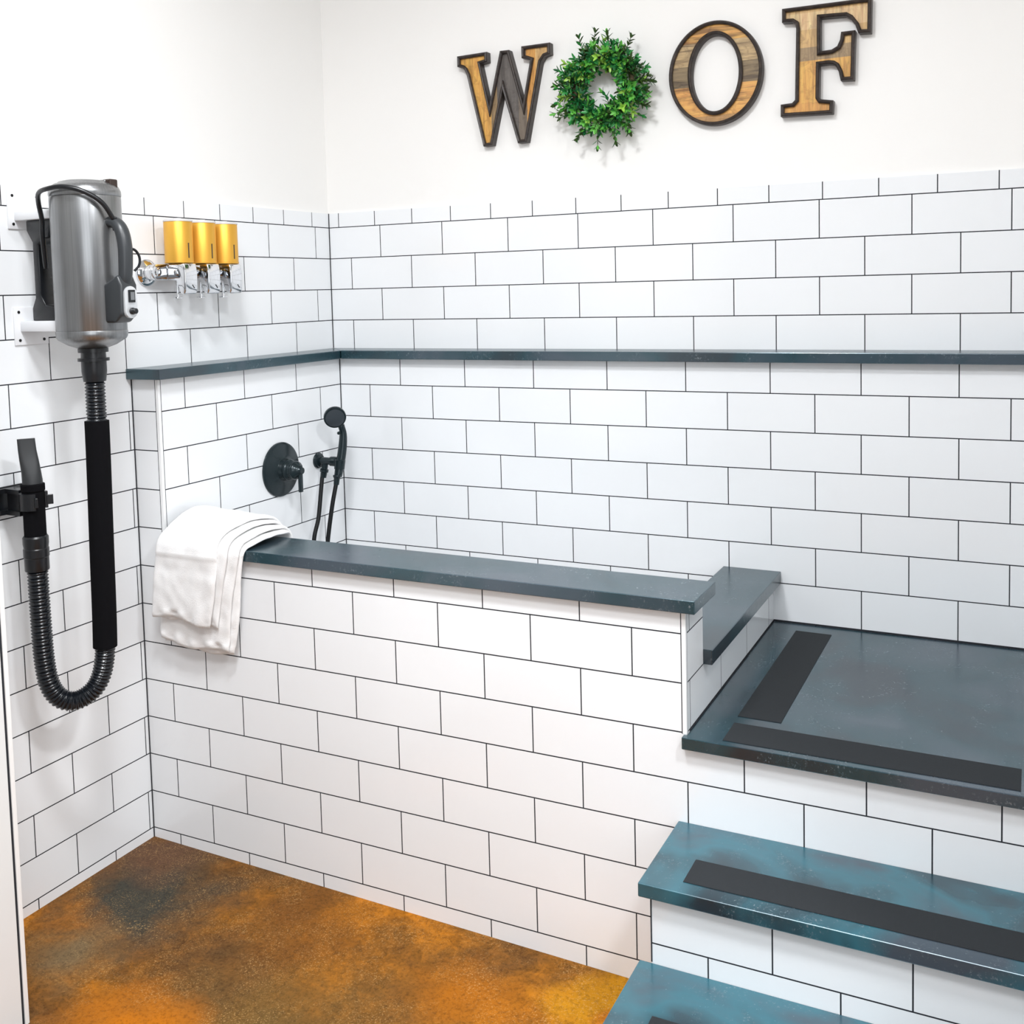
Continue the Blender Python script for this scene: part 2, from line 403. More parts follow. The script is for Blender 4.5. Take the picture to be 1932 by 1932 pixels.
F_PTS = [(1.5197, 2.186), (1.7494, 2.184), (1.7478, 2.0952), (1.7165, 2.0973), (1.7085, 2.12), (1.6956, 2.1381), (1.6842, 2.1457), (1.6202, 2.1489), (1.6198, 2.0632), (1.648, 2.0639), (1.6628, 2.0713), (1.6702, 2.0869), (1.6727, 2.1065), (1.7085, 2.1065), (1.705, 1.9795), (1.6715, 1.9809), (1.6667, 2.0044), (1.6593, 2.0202), (1.6519, 2.0257), (1.6396, 2.0278), (1.6171, 2.0275), (1.6156, 1.9446), (1.6193, 1.9384), (1.6524, 1.9322), (1.6507, 1.8981), (1.5143, 1.9019), (1.5145, 1.9343), (1.5449, 1.9356), (1.5527, 1.9434), (1.5568, 2.1297), (1.5547, 2.1417), (1.5462, 2.1479), (1.5195, 2.1500)]
def letter(label, pts, wm, d=.0095):
    x0 = min(p[0] for p in pts); z0 = min(p[1] for p in pts)
    t = thing('wooden_letter', label, 'wall letter', (x0, YW, z0), 'WOOF wall letters')
    bm = bmesh.new(); inner = frame_bm(bm, pts, d, YW, depth=.027, rec=.010)
    bmesh.ops.recalc_face_normals(bm, faces=bm.faces)
    obj('frame', bm, M_FRAME, t)
    bm = bmesh.new(); f = bm.faces.new([bm.verts.new((p[0], YW - .017, p[1])) for p in offset_poly(pts, d * .4)])
    bm.normal_update(); bmesh.ops.triangulate(bm, faces=bm.faces)
    r = bmesh.ops.extrude_face_region(bm, geom=list(bm.faces)); bmesh.ops.translate(bm, verts=[v for v in r['geom'] if isinstance(v, bmesh.types.BMVert)], vec=(0, .016, 0))
    bmesh.ops.recalc_face_normals(bm, faces=bm.faces)
    obj('wood_panel', bm, wm, t)
letter('letter W with gold outer strokes and dark grey middle', W_PTS,
       wood_mat('patchwork_wood_a', [(0, .33), [(0, GOLD), (.335, WEATH), (.40, DGREY), (.62, GREY), (.705, OR), (.80, TAN)]], 'x', 'z'))
letter('letter F in golden brown planks, rightmost of the row', F_PTS,
       wood_mat('patchwork_wood_b', [(0, .29), [(0, OR), (.12, GOLD), (.50, WEATH), (.62, TAN), (.78, PALE), (.93, TAN)]], 'z', 'z'))
t = thing('wooden_letter', 'letter O with gold base and striped grey-brown sides', 'wall letter', (1.202, YW, 1.896), 'WOOF wall letters')
def ell(rx, rz, n=96): return [(1.334 + rx * math.cos(2 * PI * i / n), 2.038 + rz * math.sin(2 * PI * i / n)) for i in range(n)]
bm = bmesh.new(); frame_bm(bm, ell(.132, .142), .0095, YW, .027, .010)
frame_bm(bm, ell(.067, .1035), -.0105, YW, .027, .010)
bmesh.ops.recalc_face_normals(bm, faces=bm.faces); obj('frame', bm, M_FRAME, t, smooth=40)
bm = bmesh.new(); a, b_ = ell(.1225, .1325), ell(.0775, .114)
A = [bm.verts.new((p[0], YW - .017, p[1])) for p in a]; B = [bm.verts.new((p[0], YW - .017, p[1])) for p in b_]; bridge(bm, A, B)
r = bmesh.ops.extrude_face_region(bm, geom=list(bm.faces)); bmesh.ops.translate(bm, verts=[v for v in r['geom'] if isinstance(v, bmesh.types.BMVert)], vec=(0, .016, 0))
bmesh.ops.recalc_face_normals(bm, faces=bm.faces)
obj('wood_panel', bm, wood_mat('patchwork_wood_c', [(0, .29), [(0, (.42, .24, .09)), (.09, (.66, .34, .09)), (.38, (.20, .145, .075)), (.58, (.42, .30, .15)), (.79, GOLD)]], 'z', 'x', .8), t)

# ------------------------------------------------------------------ boxwood wreath
random.seed(7)
WC = Vector((1.014, .845, 2.026))
wr_ = thing('boxwood_wreath', 'round green boxwood wreath standing in for the first O', 'wreath', (WC.x, YW, WC.z - .14))
bm = bmesh.new(); ringp = [WC + Vector((math.cos(a) * .088, .006 * math.sin(3 * a), math.sin(a) * .088)) for a in [2 * PI * i / 60 for i in range(61)]]
tube(bm, ringp, lambda i, n: .010 + .002 * math.sin(i * 1.3), 8, cap=False)
obj('vine_ring', bm, mat('brown_vine', (.07, .05, .02), .8), wr_, smooth=True)
gm = [mat('leaf_deep_green', (.010, .105, .030), .34), mat('leaf_green', (.030, .26, .055), .34), mat('leaf_bright_green', (.13, .46, .070), .34), mat('leaf_yellow_green', (.32, .58, .085), .36), mat('leaf_olive', (.035, .075, .015), .38)]
def leaf(bm, p, d, nrm, ln, wd, mi):
    d = d.normalized(); s = d.cross(nrm).normalized(); u = s.cross(d).normalized()
    a = bm.verts.new(p); 
    l1 = bm.verts.new(p + d * ln * .38 + s * wd + u * wd * .45); r1 = bm.verts.new(p + d * ln * .38 - s * wd + u * wd * .45)
    c1 = bm.verts.new(p + d * ln * .40)
    l2 = bm.verts.new(p + d * ln * .78 + s * wd * .75 + u * wd * .1); r2 = bm.verts.new(p + d * ln * .78 - s * wd * .75 + u * wd * .1); c2 = bm.verts.new(p + d * ln * .8 - u * wd * .2)
    tp = bm.verts.new(p + d * ln - u * wd * .4)
    for f in ((a, l1, c1), (a, c1, r1), (l1, l2, c2, c1), (c1, c2, r2, r1), (l2, tp, c2), (c2, tp, r2)):
        try: q = bm.faces.new(f); q.material_index = mi; q.smooth = True
        except ValueError: pass
def sprig(bm, sb, p, d, ln, mi):
    d = d.normalized(); side = d.orthogonal().normalized(); k = max(3, int(ln / .0085)); path = []
    bend = Vector((random.uniform(-1, 1), random.uniform(-.5, .5), random.uniform(-1, 1))) * .25
    for i in range(k + 1):
        tt = i / k; path.append(p + d * ln * tt + bend * ln * tt * tt)
    tube(sb, path, .0011, 5)
    ang = random.uniform(0, 6)
    for i in range(1, k + 1):
        q = path[i]; dd = (path[i] - path[i - 1]).normalized()
        for j in range(2 if i < k else 4):
            a = ang + i * 1.57 + j * (PI if i < k else PI / 2)
            o = (Matrix.Rotation(a, 3, dd) @ side); o = (o - dd * o.dot(dd)).normalized()
            ld = (o * (.9 if i < k else .55) + dd * .9).normalized()
            leaf(bm, q, ld, dd, random.uniform(.017, .026), random.uniform(.0034, .0051), mi if random.random() < .75 else random.choice([0, 1, 2]))
bm = bmesh.new(); sb = bmesh.new()
for i in range(300):
    a = random.uniform(0, 2 * PI); rr = .088; base = WC + Vector((math.cos(a) * rr, random.uniform(-.012, .012), math.sin(a) * rr))
    rad = Vector((math.cos(a), 0, math.sin(a))); tan = Vector((-math.sin(a), 0, math.cos(a)))
    phi = random.uniform(-.3, PI + .3)
    d = rad * math.cos(phi) * (1.0 if math.cos(phi) > 0 else .75) + Vector((0, -1, 0)) * math.sin(phi) * .85 + tan * random.uniform(-.7, .7)
    ln = random.uniform(.026, .046)
    if math.cos(phi) < -.2: ln *= .72
    hi = random.random(); up = math.sin(a)
    if (.9 < a < 2.3 and hi < .55) or hi < .15: mi = 3 if random.random() < .45 else 2
    else: mi = random.choice([0, 0, 1, 1, 4, 2])
    sprig(bm, sb, base, d, ln, mi)
for a, ln, off in ((78, .060, .105), (2, .062, .10), (-24, .060, .10), (52, .050, .11), (118, .045, .115), (100, .04, .12), (188, .045, .11), (170, .045, .11), (-52, .055, .10), (-75, .045, .105), (-120, .055, .10), (-100, .050, .105), (155, .04, .11), (205, .05, .10), (-150, .05, .10)):
    a = math.radians(a); rad = Vector((math.cos(a), -.1, math.sin(a)))
    sprig(bm, sb, WC + rad * off * .95, rad + Vector((-math.sin(a), 0, math.cos(a))) * random.uniform(-.25, .25), ln, 4)
sprig(bm, sb, WC + Vector((.022, -.012, -.055)), Vector((-.15, -.1, 1)), .045, 1)
obj('foliage', bm, gm, wr_); obj('stems', sb, gm[4], wr_, smooth=True)

# ------------------------------------------------------------------ wall dryer with hose
M_STEEL = mat('brushed_grey_steel', (.27, .275, .28), .30, metal=.85)
_t, _n, _l, _b = nt(M_STEEL)
_g = noise_node(_n, _l, objvec(_n, (220, 220, 3), _l), 1.0, 3, .6)
_l.new(ramp(_n, _l, _g, [(.3, (.24, .245, .25)), (.7, (.31, .315, .32))]), _b.inputs['Base Color'])
M_BLK = mat('black_plastic', (.006, .007, .009), .32)
M_CHAR = mat('charcoal_plastic', (.032, .036, .040), .35)
M_FOAM = mat('black_foam_sleeve', (.004, .004, .005), .95, spec=.1)
M_RIB = mat('black_ribbed_hose', (.006, .008, .011), .20)
M_WPL = mat('white_bracket_plastic', (.80, .81, .83), .3)
M_SILV = mat('silver_plastic', (.70, .72, .74), .25, metal=.5)
M_SCREW = mat('dark_screw', (.03, .03, .03), .4, metal=.8)
DX, DY = .195, -.290
dr = thing('pet_dryer', 'grey canister dryer on the left wall with a looping black hose', 'dryer', (DX, DY, 1.345))
obj('body', lathe(bmesh.new(), (DX, DY, 1.385), (0, 0, 1), [(0, .0755), (.002, .0765), (.300, .0765), (.303, .0755)], 64), M_STEEL, dr, smooth=30)
obj('top_cap', lathe(bmesh.new(), (DX, DY, 1.688), (0, 0, 1), [(0, .0765), (.004, .0775), (.012, .0770), (.022, .0725), (.0285, .064), (.030, .058), (.033, .055), (.0365, .040), (.038, .018), (.0382, .001)], 64), M_STEEL, dr, smooth=45)
obj('bottom_cap', lathe(bmesh.new(), (DX, DY, 1.385), (0, 0, -1), [(0, .0765), (.004, .0775), (.014, .0765), (.020, .073), (.033, .052), (.040, .034)], 64), M_STEEL, dr, smooth=35)
cn = obj('hose_connector', lathe(bmesh.new(), (DX, DY, 1.358), (0, 0, -1), [(0, .018), (.008, .026), (.014, .0265), (.0142, .033), (.023, .033), (.0232, .027), (.036, .0275), (.0365, .0345), (.043, .0345), (.0435, .0275), (.066, .0275), (.075, .0265), (.090, .0245)], 40), M_BLK, dr, smooth=30)
# hose path
path_pts = [(DX, DY, 1.272), (DX + .001, DY - .002, 1.10), (DX, DY - .005, .90), (.191, -.296, .68), (.188, -.300, .61), (.180, -.312, .565), (.166, -.333, .540), (.148, -.358, .532), (.130, -.380, .545), (.117, -.394, .580), (.109, -.398, .64), (.105, -.398, .74), (.102, -.397, .87)]
hp = resample(catmull(path_pts, 30), .0014)
def seg_z(lo, hi, half):
    out = []
    for i, p in enumerate(hp):
        first = i < len(hp) * .52
        if (first == (half == 0)) and lo <= p.z <= hi: out.append(p)
    return out
obj('ribbed_hose', tube(bmesh.new(), hp, lambda i, n: .0212 + .0016 * math.sin(2 * PI * i * .0014 / .0077), 28), M_RIB, dr, smooth=60)
sl = [p for i, p in enumerate(hp) if i * .0014 > .095 and i * .0014 < .627]
obj('foam_sleeve', tube(bmesh.new(), sl[::8] + [sl[-1]], .0268, 32), M_FOAM, dr, smooth=60)
NX, NY = .100, -.395
obj('cuff', lathe(bmesh.new(), (NX + .002, NY - .002, .845), (0, 0, 1), [(0, .0255), (.002, .0262), (.030, .0262), (.032, .0275), (.050, .0275), (.052, .0262), (.062, .0275), (.076, .0275), (.080, .0250)], 36), M_BLK, dr, smooth=30)
obj('wand_tube', lathe(bmesh.new(), (NX, NY, .92), (0, 0, 1), [(0, .0235), (.105, .0235), (.108, .0255), (.122, .0255), (.124, .022)], 36), M_FOAM, dr, smooth=30)
# flat concentrator nozzle
bm = bmesh.new(); prev = None; A0 = None
NZ = [(1.040, .0215, .0215, 0), (1.050, .0205, .0215, 0), (1.070, .0175, .0205, -.001), (1.095, .0105, .0200, -.003), (1.12, .0060, .0190, -.005), (1.146, .0045, .0185, -.006)]
for z, ra, rb, sh in NZ:
    rg = []
    for k in range(32):
        a = 2 * PI * k / 32; ca, sa = math.cos(a), math.sin(a); e = 2.0 + (z - 1.04) * 30
        ux = math.copysign(abs(ca) ** (2 / e), ca) * ra; uy = math.copysign(abs(sa) ** (2 / e), sa) * rb
        # blade is wide along the view's horizontal (direction (.5,.87) reversed)
        dx = .80 * ux + .60 * uy; dy = -.60 * ux + .80 * uy
        rg.append(bm.verts.new((NX + dx + sh, NY + dy + sh, z)))
    if prev: bridge(bm, prev, rg)
    else: A0 = rg
    prev = rg
bm.faces.new(A0); bm.faces.new(list(reversed(prev))); bmesh.ops.recalc_face_normals(bm, faces=bm.faces)
obj('nozzle', bm, mat('matte_black_nozzle', (.022, .024, .026), .45), dr, smooth=50)
# handle, control housing
hb = bmesh.new()
hpth = catmull([(.262, DY, 1.628), (.285, DY, 1.626), (.303, DY, 1.608), (.311, DY, 1.575), (.311, DY, 1.54), (.308, DY, 1.505), (.302, DY, 1.485)], 8)
tube(hb, hpth, lambda i, n: .0125 + .002 * math.sin(PI * i / n), 20)
for v in hb.verts: v.co.y = DY + (v.co.y - DY) * 1.15
hd = obj('handle', hb, M_CHAR, dr, smooth=60)
hs = prism(bmesh.new(), [(.255, 1.402), (.295, 1.402), (.316, 1.420), (.318, 1.486), (.306, 1.510), (.290, 1.500), (.262, 1.488), (.252, 1.470)], 'y', DY - .024, DY + .024)
bevel_all(hs, .006, 3); obj('control_housing', hs, M_CHAR, dr, smooth=50)
pb = bmesh.new()
def stadium(cy, cz, hw, hh, n=12):
    r = hw; pts = []
    for i in range(n + 1): a = PI * i / n; pts.append((cy + r * math.cos(a), cz + (hh - r) + r * math.sin(a)))
    for i in range(n + 1): a = PI + PI * i / n; pts.append((cy + r * math.cos(a), cz - (hh - r) + r * math.sin(a)))
    return pts
prism(pb, stadium(DY, 1.4475, .0175, .036), 'x', .314, .3225); bevel_all(pb, .0012, 2, 60)
pn = obj('switch_panel', pb, M_SILV, dr, smooth=40)
obj('rocker_switch', newbox(.3225, .326, DY - .009, DY + .009, 1.447, 1.475, bev=.001), M_BLK, pn)
bm = newbox(.326, .3275, DY - .0055, DY + .0055, 1.452, 1.470, bev=.0005)
obj('rocker_insert', bm, mat('grey_rocker', (.16, .17, .18), .3), pn)
obj('speed_knob', lathe(bmesh.new(), (.3225, DY, 1.4275), (1, 0, 0), [(0, .0075), (.004, .0078), (.005, .0065), (.013, .0062), (.014, .005)], 24), M_BLK, pn, smooth=30)
# power cord over the front of the canister
cp = catmull([(.085, -.315, 1.53), (.098, -.330, 1.60), (.105, -.335, 1.64), (.118, -.352, 1.675), (.145, -.372, 1.694), (.185, -.384, 1.700), (.228, -.376, 1.703), (.262, -.352, 1.692), (.283, -.322, 1.668), (.290, -.298, 1.632)], 8)
cd = obj('power_cord', tube(bmesh.new(), cp, .0054, 12), M_BLK, dr, smooth=True)
cp = catmull([(.102, -.345, 1.60), (.112, -.350, 1.645), (.135, -.375, 1.680), (.180, -.390, 1.693), (.225, -.383, 1.690), (.262, -.360, 1.670), (.284, -.330, 1.640), (.288, -.310, 1.59)], 8)
obj('strain_relief', lathe(bmesh.new(), (.290, -.296, 1.636), (.05, .1, -1), [(0, .0055), (.002, .0072), (.006, .006), (.008, .0075), (.012, .0062), (.014, .0078), (.018, .0065), (.020, .008), (.028, .0078)], 16), M_BLK, cd, smooth=30)
cp = catmull([(.315, -.282, 1.568), (.321, -.270, 1.563), (.324, -.262, 1.548), (.322, -.262, 1.530), (.315, -.270, 1.517)], 8)
obj('rear_cord', tube(bmesh.new(), cp, .0030, 8), M_BLK, dr, smooth=True)
bm = newbox(.237, .262, -.278, -.255, 1.706, 1.726, bev=.003); obj('latch', bm, mat('brown_black_latch', (.03, .018, .014), .4), dr)
bm = rotbox(bmesh.new(), Matrix.Translation((.205, -.29, 1.7215)) @ Matrix.Rotation(math.radians(22), 4, 'Z'), .09, .012, .006, .002)
obj('top_strap', bm, M_STEEL, dr)
# black cradle that hooks on the two wall arms
ck = bmesh.new()
prism(ck, [(.030, 1.642), (.124, 1.642), (.124, 1.60), (.085, 1.600), (.066, 1.585), (.066, 1.470), (.080, 1.445), (.124, 1.440), (.124, 1.409), (.036, 1.409), (.036, 1.438), (.048, 1.462), (.048, 1.590), (.030, 1.618)], 'y', -.318, -.276)
bevel_all(ck, .003, 2); obj('cradle', ck, M_BLK, dr, smooth=40)
bm = newbox(.100, .1245, -.312, -.282, 1.43, 1.62, bev=.003); obj('spine', bm, M_BLK, dr)
# wall arms (screwed to the wall)
for (zc, za0, za1, lab) in ((1.6675, 1.642, 1.664, 'white wall bracket holding the top of the dryer'), (1.3970, 1.384, 1.409, 'white wall bracket under the bottom of the dryer cradle')):
    b = thing('wall_bracket', lab, 'bracket', (0, -.297, zc - .045), 'dryer wall brackets')
    obj('plate', newbox(0.0002, .004, -.343, -.251, zc - .0445, zc + .0445, bev=.0012), M_WPL, b, smooth=40)
    bm = newbox(.004, .127, -.328, -.266, za0, za1, bev=.003); obj('arm', bm, M_WPL, b, smooth=40)
    for zz in (-.033, .033):
        for yy in (-.330, -.264):
            obj('screw', lathe(bmesh.new(), (.004, yy, zc + zz), (1, 0, 0), [(0, .0035), (.001, .0035), (.0016, .002)], 14), M_SCREW, b)
# nozzle clip
cl = thing('nozzle_clip', 'black clip on the left wall gripping the dryer nozzle', 'clip', (0, NY, .965))
bm = bmesh.new()
out = [(-.058, 0.0005), (-.032, .0005)]
prism(bm, [(.0005, NY - .050), (.008, NY - .050), (.020, NY - .024), (.022, NY - .012), (.070, NY - .014), (.070, NY + .014), (.022, NY + .012), (.020, NY + .024), (.008, NY + .048), (.0005, NY + .048)], 'z', .968, .978)
prism(bm, [(.0005, NY - .050), (.008, NY - .050), (.020, NY - .024), (.022, NY - .012), (.070, NY - .014), (.070, NY + .014), (.022, NY + .012), (.020, NY + .024), (.008, NY + .048), (.0005, NY + .048)], 'z', 1.018, 1.028)
box(bm, .0005, .007, NY - .050, NY + .048, .965, 1.030); box(bm, .022, .072, NY - .007, NY + .007, .978, 1.018)
obj('wall_mount', bm, M_BLK, cl)
bm = bmesh.new(); n = 40; RI, RO = .0240, .0300; q = []
for i in range(n + 1):
    a = math.radians(-140 + 280 * i / n) + math.radians(180 + 10)
    q.append(a)
o_ = [(NX + RO * math.cos(a), NY + RO * math.sin(a)) for a in q]; i_ = [(NX + RI * math.cos(a), NY + RI * math.sin(a)) for a in reversed(q)]
def ringstrip(bm, z0, z1):
    A = [[bm.verts.new((NX + R * math.cos(a), NY + R * math.sin(a), z)) for a in q] for R, z in ((RO, z0), (RO, z1), (RI, z1), (RI, z0))]
    for k in range(4):
        a_, b_ = A[k], A[(k + 1) % 4]
        for i in range(n): bm.faces.new((a_[i], a_[i + 1], b_[i + 1], b_[i]))
    bm.faces.new([A[k][0] for k in range(4)]); bm.faces.new([A[k][-1] for k in reversed(range(4))])
    bmesh.ops.recalc_face_normals(bm, faces=bm.faces)
ringstrip(bm, .985, 1.023)
for sgn in (-1, 1):
    a = q[0] if sgn < 0 else q[-1]
    c = Vector((NX + .030 * math.cos(a), NY + .030 * math.sin(a), 1.004))
    rotbox(bm, Matrix.Translation(c + Vector((math.cos(a), math.sin(a), 0)) * .004) @ Matrix.Rotation(a, 4, 'Z'), .014, .006, .022, .001)
obj('grip_jaw', bm, M_BLK, cl)
for yy in (NY - .040, NY + .038):
    obj('screw', lathe(bmesh.new(), (.007, yy, .998), (1, 0, 0), [(0, .003), (.0012, .003), (.0018, .001)], 12), M_SCREW, cl)

# ------------------------------------------------------------------ soap dispensers
M_GOLD = mat('gold_satin_plastic', (.74, .40, .055), .42, metal=.6)
M_CHROME = mat('polished_chrome', (.74, .75, .77), .07, metal=1.0)
M_CLEAR = mat('clear_cap_plastic', (.90, .91, .93), .12, trans=.35, ior=1.45)
ds = thing('soap_dispenser', 'triple gold soap dispenser with chrome spouts on the left wall', 'soap dispenser', (.0, .21, 1.453))
bm = bmesh.new(); prism(bm, stadium(1.5245, 0, .0215, .001), 'x', .020, .052); bm.free()
rl = bmesh.new(); rpts = []
y0r, y1r, zc, hr = .062, .345, 1.5235, .0212
for i in range(17): a = PI / 2 + PI * i / 16; rpts.append((y0r + hr * math.cos(a), zc + hr * math.sin(a)))
for i in range(17): a = -PI / 2 + PI * i / 16; rpts.append((y1r + hr * math.cos(a), zc + hr * math.sin(a)))
prism(rl, rpts, 'x', .024, .050); bevel_all(rl, .003, 3, 50); obj('rail', rl, M_CHROME, ds, smooth=40)
for yy in (.068, .34):
    obj('flange', lathe(bmesh.new(), (.0002, yy, zc), (1, 0, 0), [(0, .036), (.006, .0355), (.012, .030), (.016, .021), (.024, .020)], 40), M_CHROME, ds, smooth=35)
obj('end_button', lathe(bmesh.new(), (.050, .062, zc), (1, 0, 0), [(0, .011), (.003, .0105), (.004, .008)], 28), M_CHROME, ds, smooth=35)
M_SLIT = mat('dark_sight_slit', (.06, .04, .02), .3)
for yc in (.119, .207, .295):
    ch = obj('chamber', lathe(bmesh.new(), (.072, yc, 1.547), (0, 0, 1), [(0, .0365), (.001, .0378), (.004, .0378), (.0045, .0370), (.109, .0370), (.110, .0365)], 48), M_GOLD, ds, smooth=30)
    obj('cap', lathe(bmesh.new(), (.072, yc, 1.657), (0, 0, 1), [(0, .0355), (.0005, .0380), (.0045, .0380), (.006, .034), (.007, .012), (.010, .011), (.0105, .004)], 40), M_CLEAR, ch, smooth=30)
    a = math.radians(-4); p = Vector((.072 + .0372 * math.cos(a), yc + .0372 * math.sin(a), 1.580))
    bm = rotbox(bmesh.new(), Matrix.Translation(p) @ Matrix.Rotation(a, 4, 'Z'), .0012, .0036, .040, .0003); obj('sight_slit', bm, M_SLIT, ch)
    sp = prism(bmesh.new(), [(.050, 1.546), (.1085, 1.546), (.1125, 1.520), (.1115, 1.478), (.107, 1.464), (.094, 1.464), (.088, 1.474), (.078, 1.500), (.050, 1.503)], 'y', yc - .0235, yc + .0235)
    bevel_all(sp, .004, 3); s_ = obj('spout', sp, M_CHROME, ds, smooth=45)
    bm = rotbox(bmesh.new(), Matrix.Translation((.1113, yc + .006, 1.484)) @ Matrix.Rotation(math.radians(40), 4, 'X'), .002, .003, .012, .0005); obj('lever_slot', bm, M_BLK, s_)
    bm = bmesh.new(); lathe(bm, (.060, yc, 1.508), (0, 0, -1), [(0, .0045), (.052, .0045)], 14)
    lathe(bm, (.060, yc, 1.4565), (0, 0, -1), [(0, .011), (.0008, .0125), (.003, .0125), (.004, .010)], 24)
    obj('nozzle_tip', bm, M_CHROME, s_, smooth=35)

# ------------------------------------------------------------------ shower valve and hand shower
M_BRZ = mat('oil_rubbed_black_metal', (.012, .022, .026), .22, metal=.35)
vv = thing('shower_valve', 'round black shower valve trim with lever on the tub side wall', 'shower valve', (T, .472, .849))
VZ = .931
obj('escutcheon', lathe(bmesh.new(), (T + .0003, .472, VZ), (1, 0, 0), [(0, .082), (.003, .0825), (.006, .0815), (.010, .074), (.0125, .050), (.0145, .046), (.016, .036), (.018, .034)], 72), M_BRZ, vv, smooth=40)
obj('stem', lathe(bmesh.new(), (T + .014, .472, VZ), (1, 0, 0), [(0, .034), (.004, .0335), (.010, .028), (.014, .0275), (.018, .032), (.023, .0325), (.027, .030), (.030, .0245), (.035, .024), (.039, .0280), (.045, .0285), (.051, .026), (.057, .018), (.064, .0115), (.070, .0095)], 44), M_BRZ, vv, smooth=40)
bm = newbox(T + .070, T + .080, .4655, .4785, .866, .9475, bev=.0022); obj('lever_handle', bm, M_BRZ, vv, smooth=40)

hs_ = thing('hand_shower', 'black hand shower on its wall outlet in the tub corner', 'hand shower', (T, .655, .85))
obj('wall_flange', lathe(bmesh.new(), (T + .0003, .655, .929), (1, 0, 0), [(0, .0245), (.003, .025), (.006, .0245), (.008, .021), (.012, .0195), (.014, .012), (.050, .0115), (.052, .015), (.070, .0155), (.078, .013)], 36), M_BRZ, hs_, smooth=35)
obj('hose_outlet', lathe(bmesh.new(), (T + .030, .655, .924), (-.15, -.1, -1), [(0, .010), (.020, .0098), (.022, .0135), (.030, .0135), (.032, .0105), (.048, .0095)], 24), M_BRZ, hs_, smooth=35)
# cradle holding the handle
obj('holder', lathe(bmesh.new(), (.180, .648, .905), (.03, .13, 1), [(0, .0135), (.002, .016), (.030, .0175), (.032, .015)], 28), M_BRZ, hs_, smooth=35)
hpath = catmull([(.180, .6400, .884), (.181, .647, .910), (.184, .657, .950), (.186, .664, .990), (.186, .666, 1.020), (.183, .661, 1.045)], 8)
obj('grip', tube(bmesh.new(), hpath, lambda i, n: .0105 + .0035 * math.sin(PI * min(1, .15 + i / n)), 24), M_BRZ, hs_, smooth=True)
hc = Vector((.176, .640, 1.073)); hn = Vector((.62, -.72, -.30)).normalized()
head = obj('spray_head', lathe(bmesh.new(), hc - hn * .022, hn, [(0, .010), (.004, .020), (.010, .030), (.020, .0345), (.028, .035), (.031, .034), (.032, .030)], 44), M_BRZ, hs_, smooth=40)
obj('spray_face', lathe(bmesh.new(), hc + hn * .0095, hn, [(0, .0295), (.002, .029), (.0045, .020), (.005, .002)], 36), mat('grey_spray_face', (.045, .055, .065), .3, metal=.3), head, smooth=40)
obj('spray_selector', lathe(bmesh.new(), (.186, .647, 1.022), (.3, -.9, 0), [(0, .005), (.008, .005), (.010, .003)], 14), M_BRZ, hs_, smooth=30)
hp2 = catmull([(.1125, .649, .880), (.120, .630, .84), (.133, .595, .76), (.140, .560, .70), (.145, .545, .60), (.150, .540, .47), (.156, .541, .40), (.164, .545, .372), (.172, .549, .40), (.177, .554, .47), (.179, .562, .60), (.180, .577, .70), (.180, .605, .80), (.1795, .631, .868), (.180, .636, .888)], 14)
obj('shower_hose', tube(bmesh.new(), resample(hp2, .004), .0066, 14), mat('black_shower_hose', (.006, .007, .008), .5, spec=.2), hs_, smooth=True)
bm = lathe(bmesh.new(), (.1798, .636, .890), (-.01, -.2, -1), [(0, .0125), (.004, .013), (.010, .0095), (.030, .0085)], 20); obj('hose_nut', bm, M_BRZ, hs_, smooth=30)

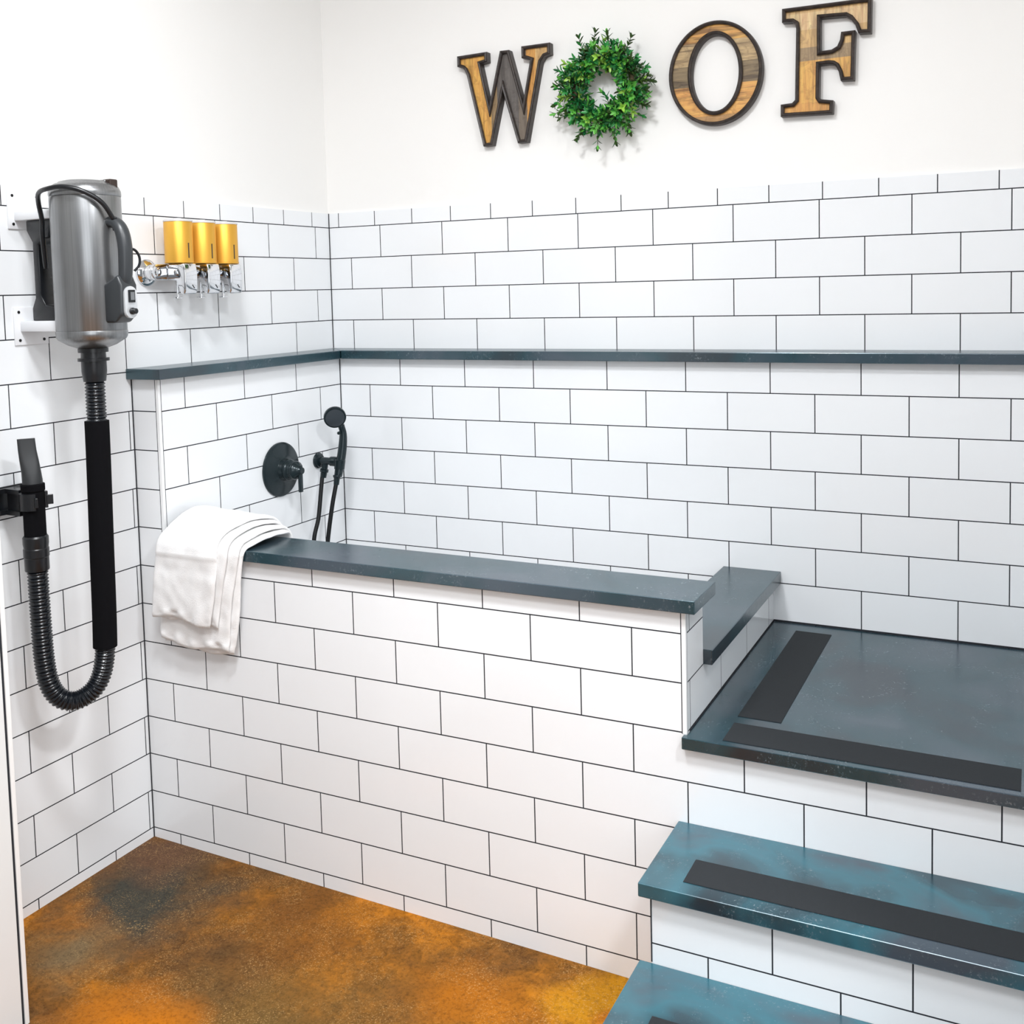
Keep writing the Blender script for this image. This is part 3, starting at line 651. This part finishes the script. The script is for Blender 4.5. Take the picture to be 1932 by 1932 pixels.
# ------------------------------------------------------------------ towel
M_TOWEL = mat('white_terry_cloth', (.89, .885, .88), .95, spec=.1)
_t, _n, _l, _b = nt(M_TOWEL)
_b.inputs['Sheen Weight'].default_value = .3
_uv = add(_n, 'ShaderNodeUVMap', uv_map='UVMap')
_nz = noise_node(_n, _l, objvec(_n), 420, 4, .7)
bump(M_TOWEL, _nz, .55, .002)
tw = thing('towel', 'folded white towel draped over the left end of the tub wall', 'towel', (.23, .06, .8225))
random.seed(3)
TH = .0098
def towel_layer(name, idx, x0, x1, zb, yb_end, off, band=False):
    """sheet draped over the cap: front hang from zb up, over the cap, down behind to yb_end"""
    yf_, yb_ = -.017 - off, .160 + off; zt = .8225 + off; R = .012 + off
    prof = []
    zz = zb
    while zz < zt - R: prof.append((yf_, zz)); zz += .008
    for k in range(9):
        a = PI - (PI / 2) * k / 8; prof.append((yf_ + R + R * math.cos(a), zt - R + R * math.sin(a)))
    yy = yf_ + R + .010
    while yy < yb_ - R: prof.append((yy, zt)); yy += .010
    for k in range(9):
        a = PI / 2 - (PI / 2) * k / 8; prof.append((yb_ - R + R * math.cos(a), zt - R + R * math.sin(a)))
    zz = zt - R - .008
    while zz > yb_end: prof.append((yb_, zz)); zz -= .008
    N = len(prof); NX_ = 46
    # arclength
    S_ = [0]
    for a, b in zip(prof, prof[1:]): S_.append(S_[-1] + math.hypot(a[0] - b[0], a[1] - b[1]))
    hangtop = next(i for i, p in enumerate(prof) if p[1] >= zt - R)
    bm = bmesh.new(); grid_o, grid_i = [], []
    uvl = bm.loops.layers.uv.new('UVMap')
    for j, (y, z) in enumerate(prof):
        ta = Vector((prof[min(j + 1, N - 1)][0] - prof[max(j - 1, 0)][0], prof[min(j + 1, N - 1)][1] - prof[max(j - 1, 0)][1])).normalized()
        nr = Vector((-ta.y, ta.x))
        hang = max(0, (zt - R - z)) if y < .0 else 0
        ro, ri = [], []
        for i in range(NX_ + 1):
            u = i / NX_
            # slight narrowing / lean of the hanging part and a soft crown on top
            xa = x0 - .030 * min(1, hang / .2) * (1 if idx >= 0 else 0) + .004 * math.sin(j * .11 + idx); xb = x1 - .045 * min(1, hang / .24) + .004 * math.sin(j * .17 + idx * 2)
            x = xa + (xb - xa) * u
            top = 1.0 if hang == 0 and y < .12 else 0
            bulge = .0035 * noise.noise(Vector((x * 14, S_[j] * 11, idx * 7.3))) + .0022 * noise.noise(Vector((x * 45, S_[j] * 38, idx * 3.1)))
            fold = .010 * (math.sin(PI * min(1, max(0, u))) ** .5) * (1 - math.exp(-3 * (1 - u)))
            crown = 0
            if y > -.02 and y < .18: crown = (.018 + .005 * idx) * math.sin(PI * min(1, max(0, (y + .02) / .20))) * (1 - .55 * u)
            hemw = .0035 * math.exp(-((S_[j] - .012) / .010) ** 2) * math.sin(x * 120 + idx)
            out = bulge + hemw + .0012
            if band:
                s0 = S_[j]
                if .118 < s0 < .165: out -= .0022
                if abs(s0 - .118) < .004 or abs(s0 - .165) < .004: out += .0012
            edge = min(u, 1 - u) * NX_
            th = TH * (min(1, .25 + .75 * math.sqrt(min(1, edge / 2.5)))) * min(1, .4 + j / 3) * min(1, .4 + (N - 1 - j) / 3)
            zw = .006 * math.sin(u * 7 + idx * 1.7) * (1 if j < 3 else 0) - (.010 * u if hang else 0) * min(1, hang / .15)
            ro.append(bm.verts.new((x, y + nr.x * (th / 2 + out), z + nr.y * (th / 2 + out) + crown + zw)))
            ri.append(bm.verts.new((x, y + nr.x * (-th / 2 + out * .6), z + nr.y * (-th / 2 + out * .6) + crown + zw)))
        grid_o.append(ro); grid_i.append(ri)
    for j in range(N - 1):
        for i in range(NX_):
            bm.faces.new((grid_o[j][i], grid_o[j][i + 1], grid_o[j + 1][i + 1], grid_o[j + 1][i]))
            bm.faces.new((grid_i[j][i + 1], grid_i[j][i], grid_i[j + 1][i], grid_i[j + 1][i + 1]))
        bm.faces.new((grid_o[j][0], grid_o[j + 1][0], grid_i[j + 1][0], grid_i[j][0]))
        bm.faces.new((grid_o[j + 1][-1], grid_o[j][-1], grid_i[j][-1], grid_i[j + 1][-1]))
    for i in range(NX_):
        bm.faces.new((grid_o[0][i + 1], grid_o[0][i], grid_i[0][i], grid_i[0][i + 1]))
        bm.faces.new((grid_o[-1][i], grid_o[-1][i + 1], grid_i[-1][i + 1], grid_i[-1][i]))
    bmesh.ops.recalc_face_normals(bm, faces=bm.faces)
    o = obj(name, bm, M_TOWEL, tw, smooth=True); return o
towel_layer('towel_fold', 0, .128, .378, .562, .70, .0060)
towel_layer('towel_fold', 1, .124, .366, .568, .72, .0165)
towel_layer('towel_fold', 2, .121, .338, .638, .70, .0270)
towel_layer('towel_fold', 3, .118, .318, .640, .71, .0380, band=True)
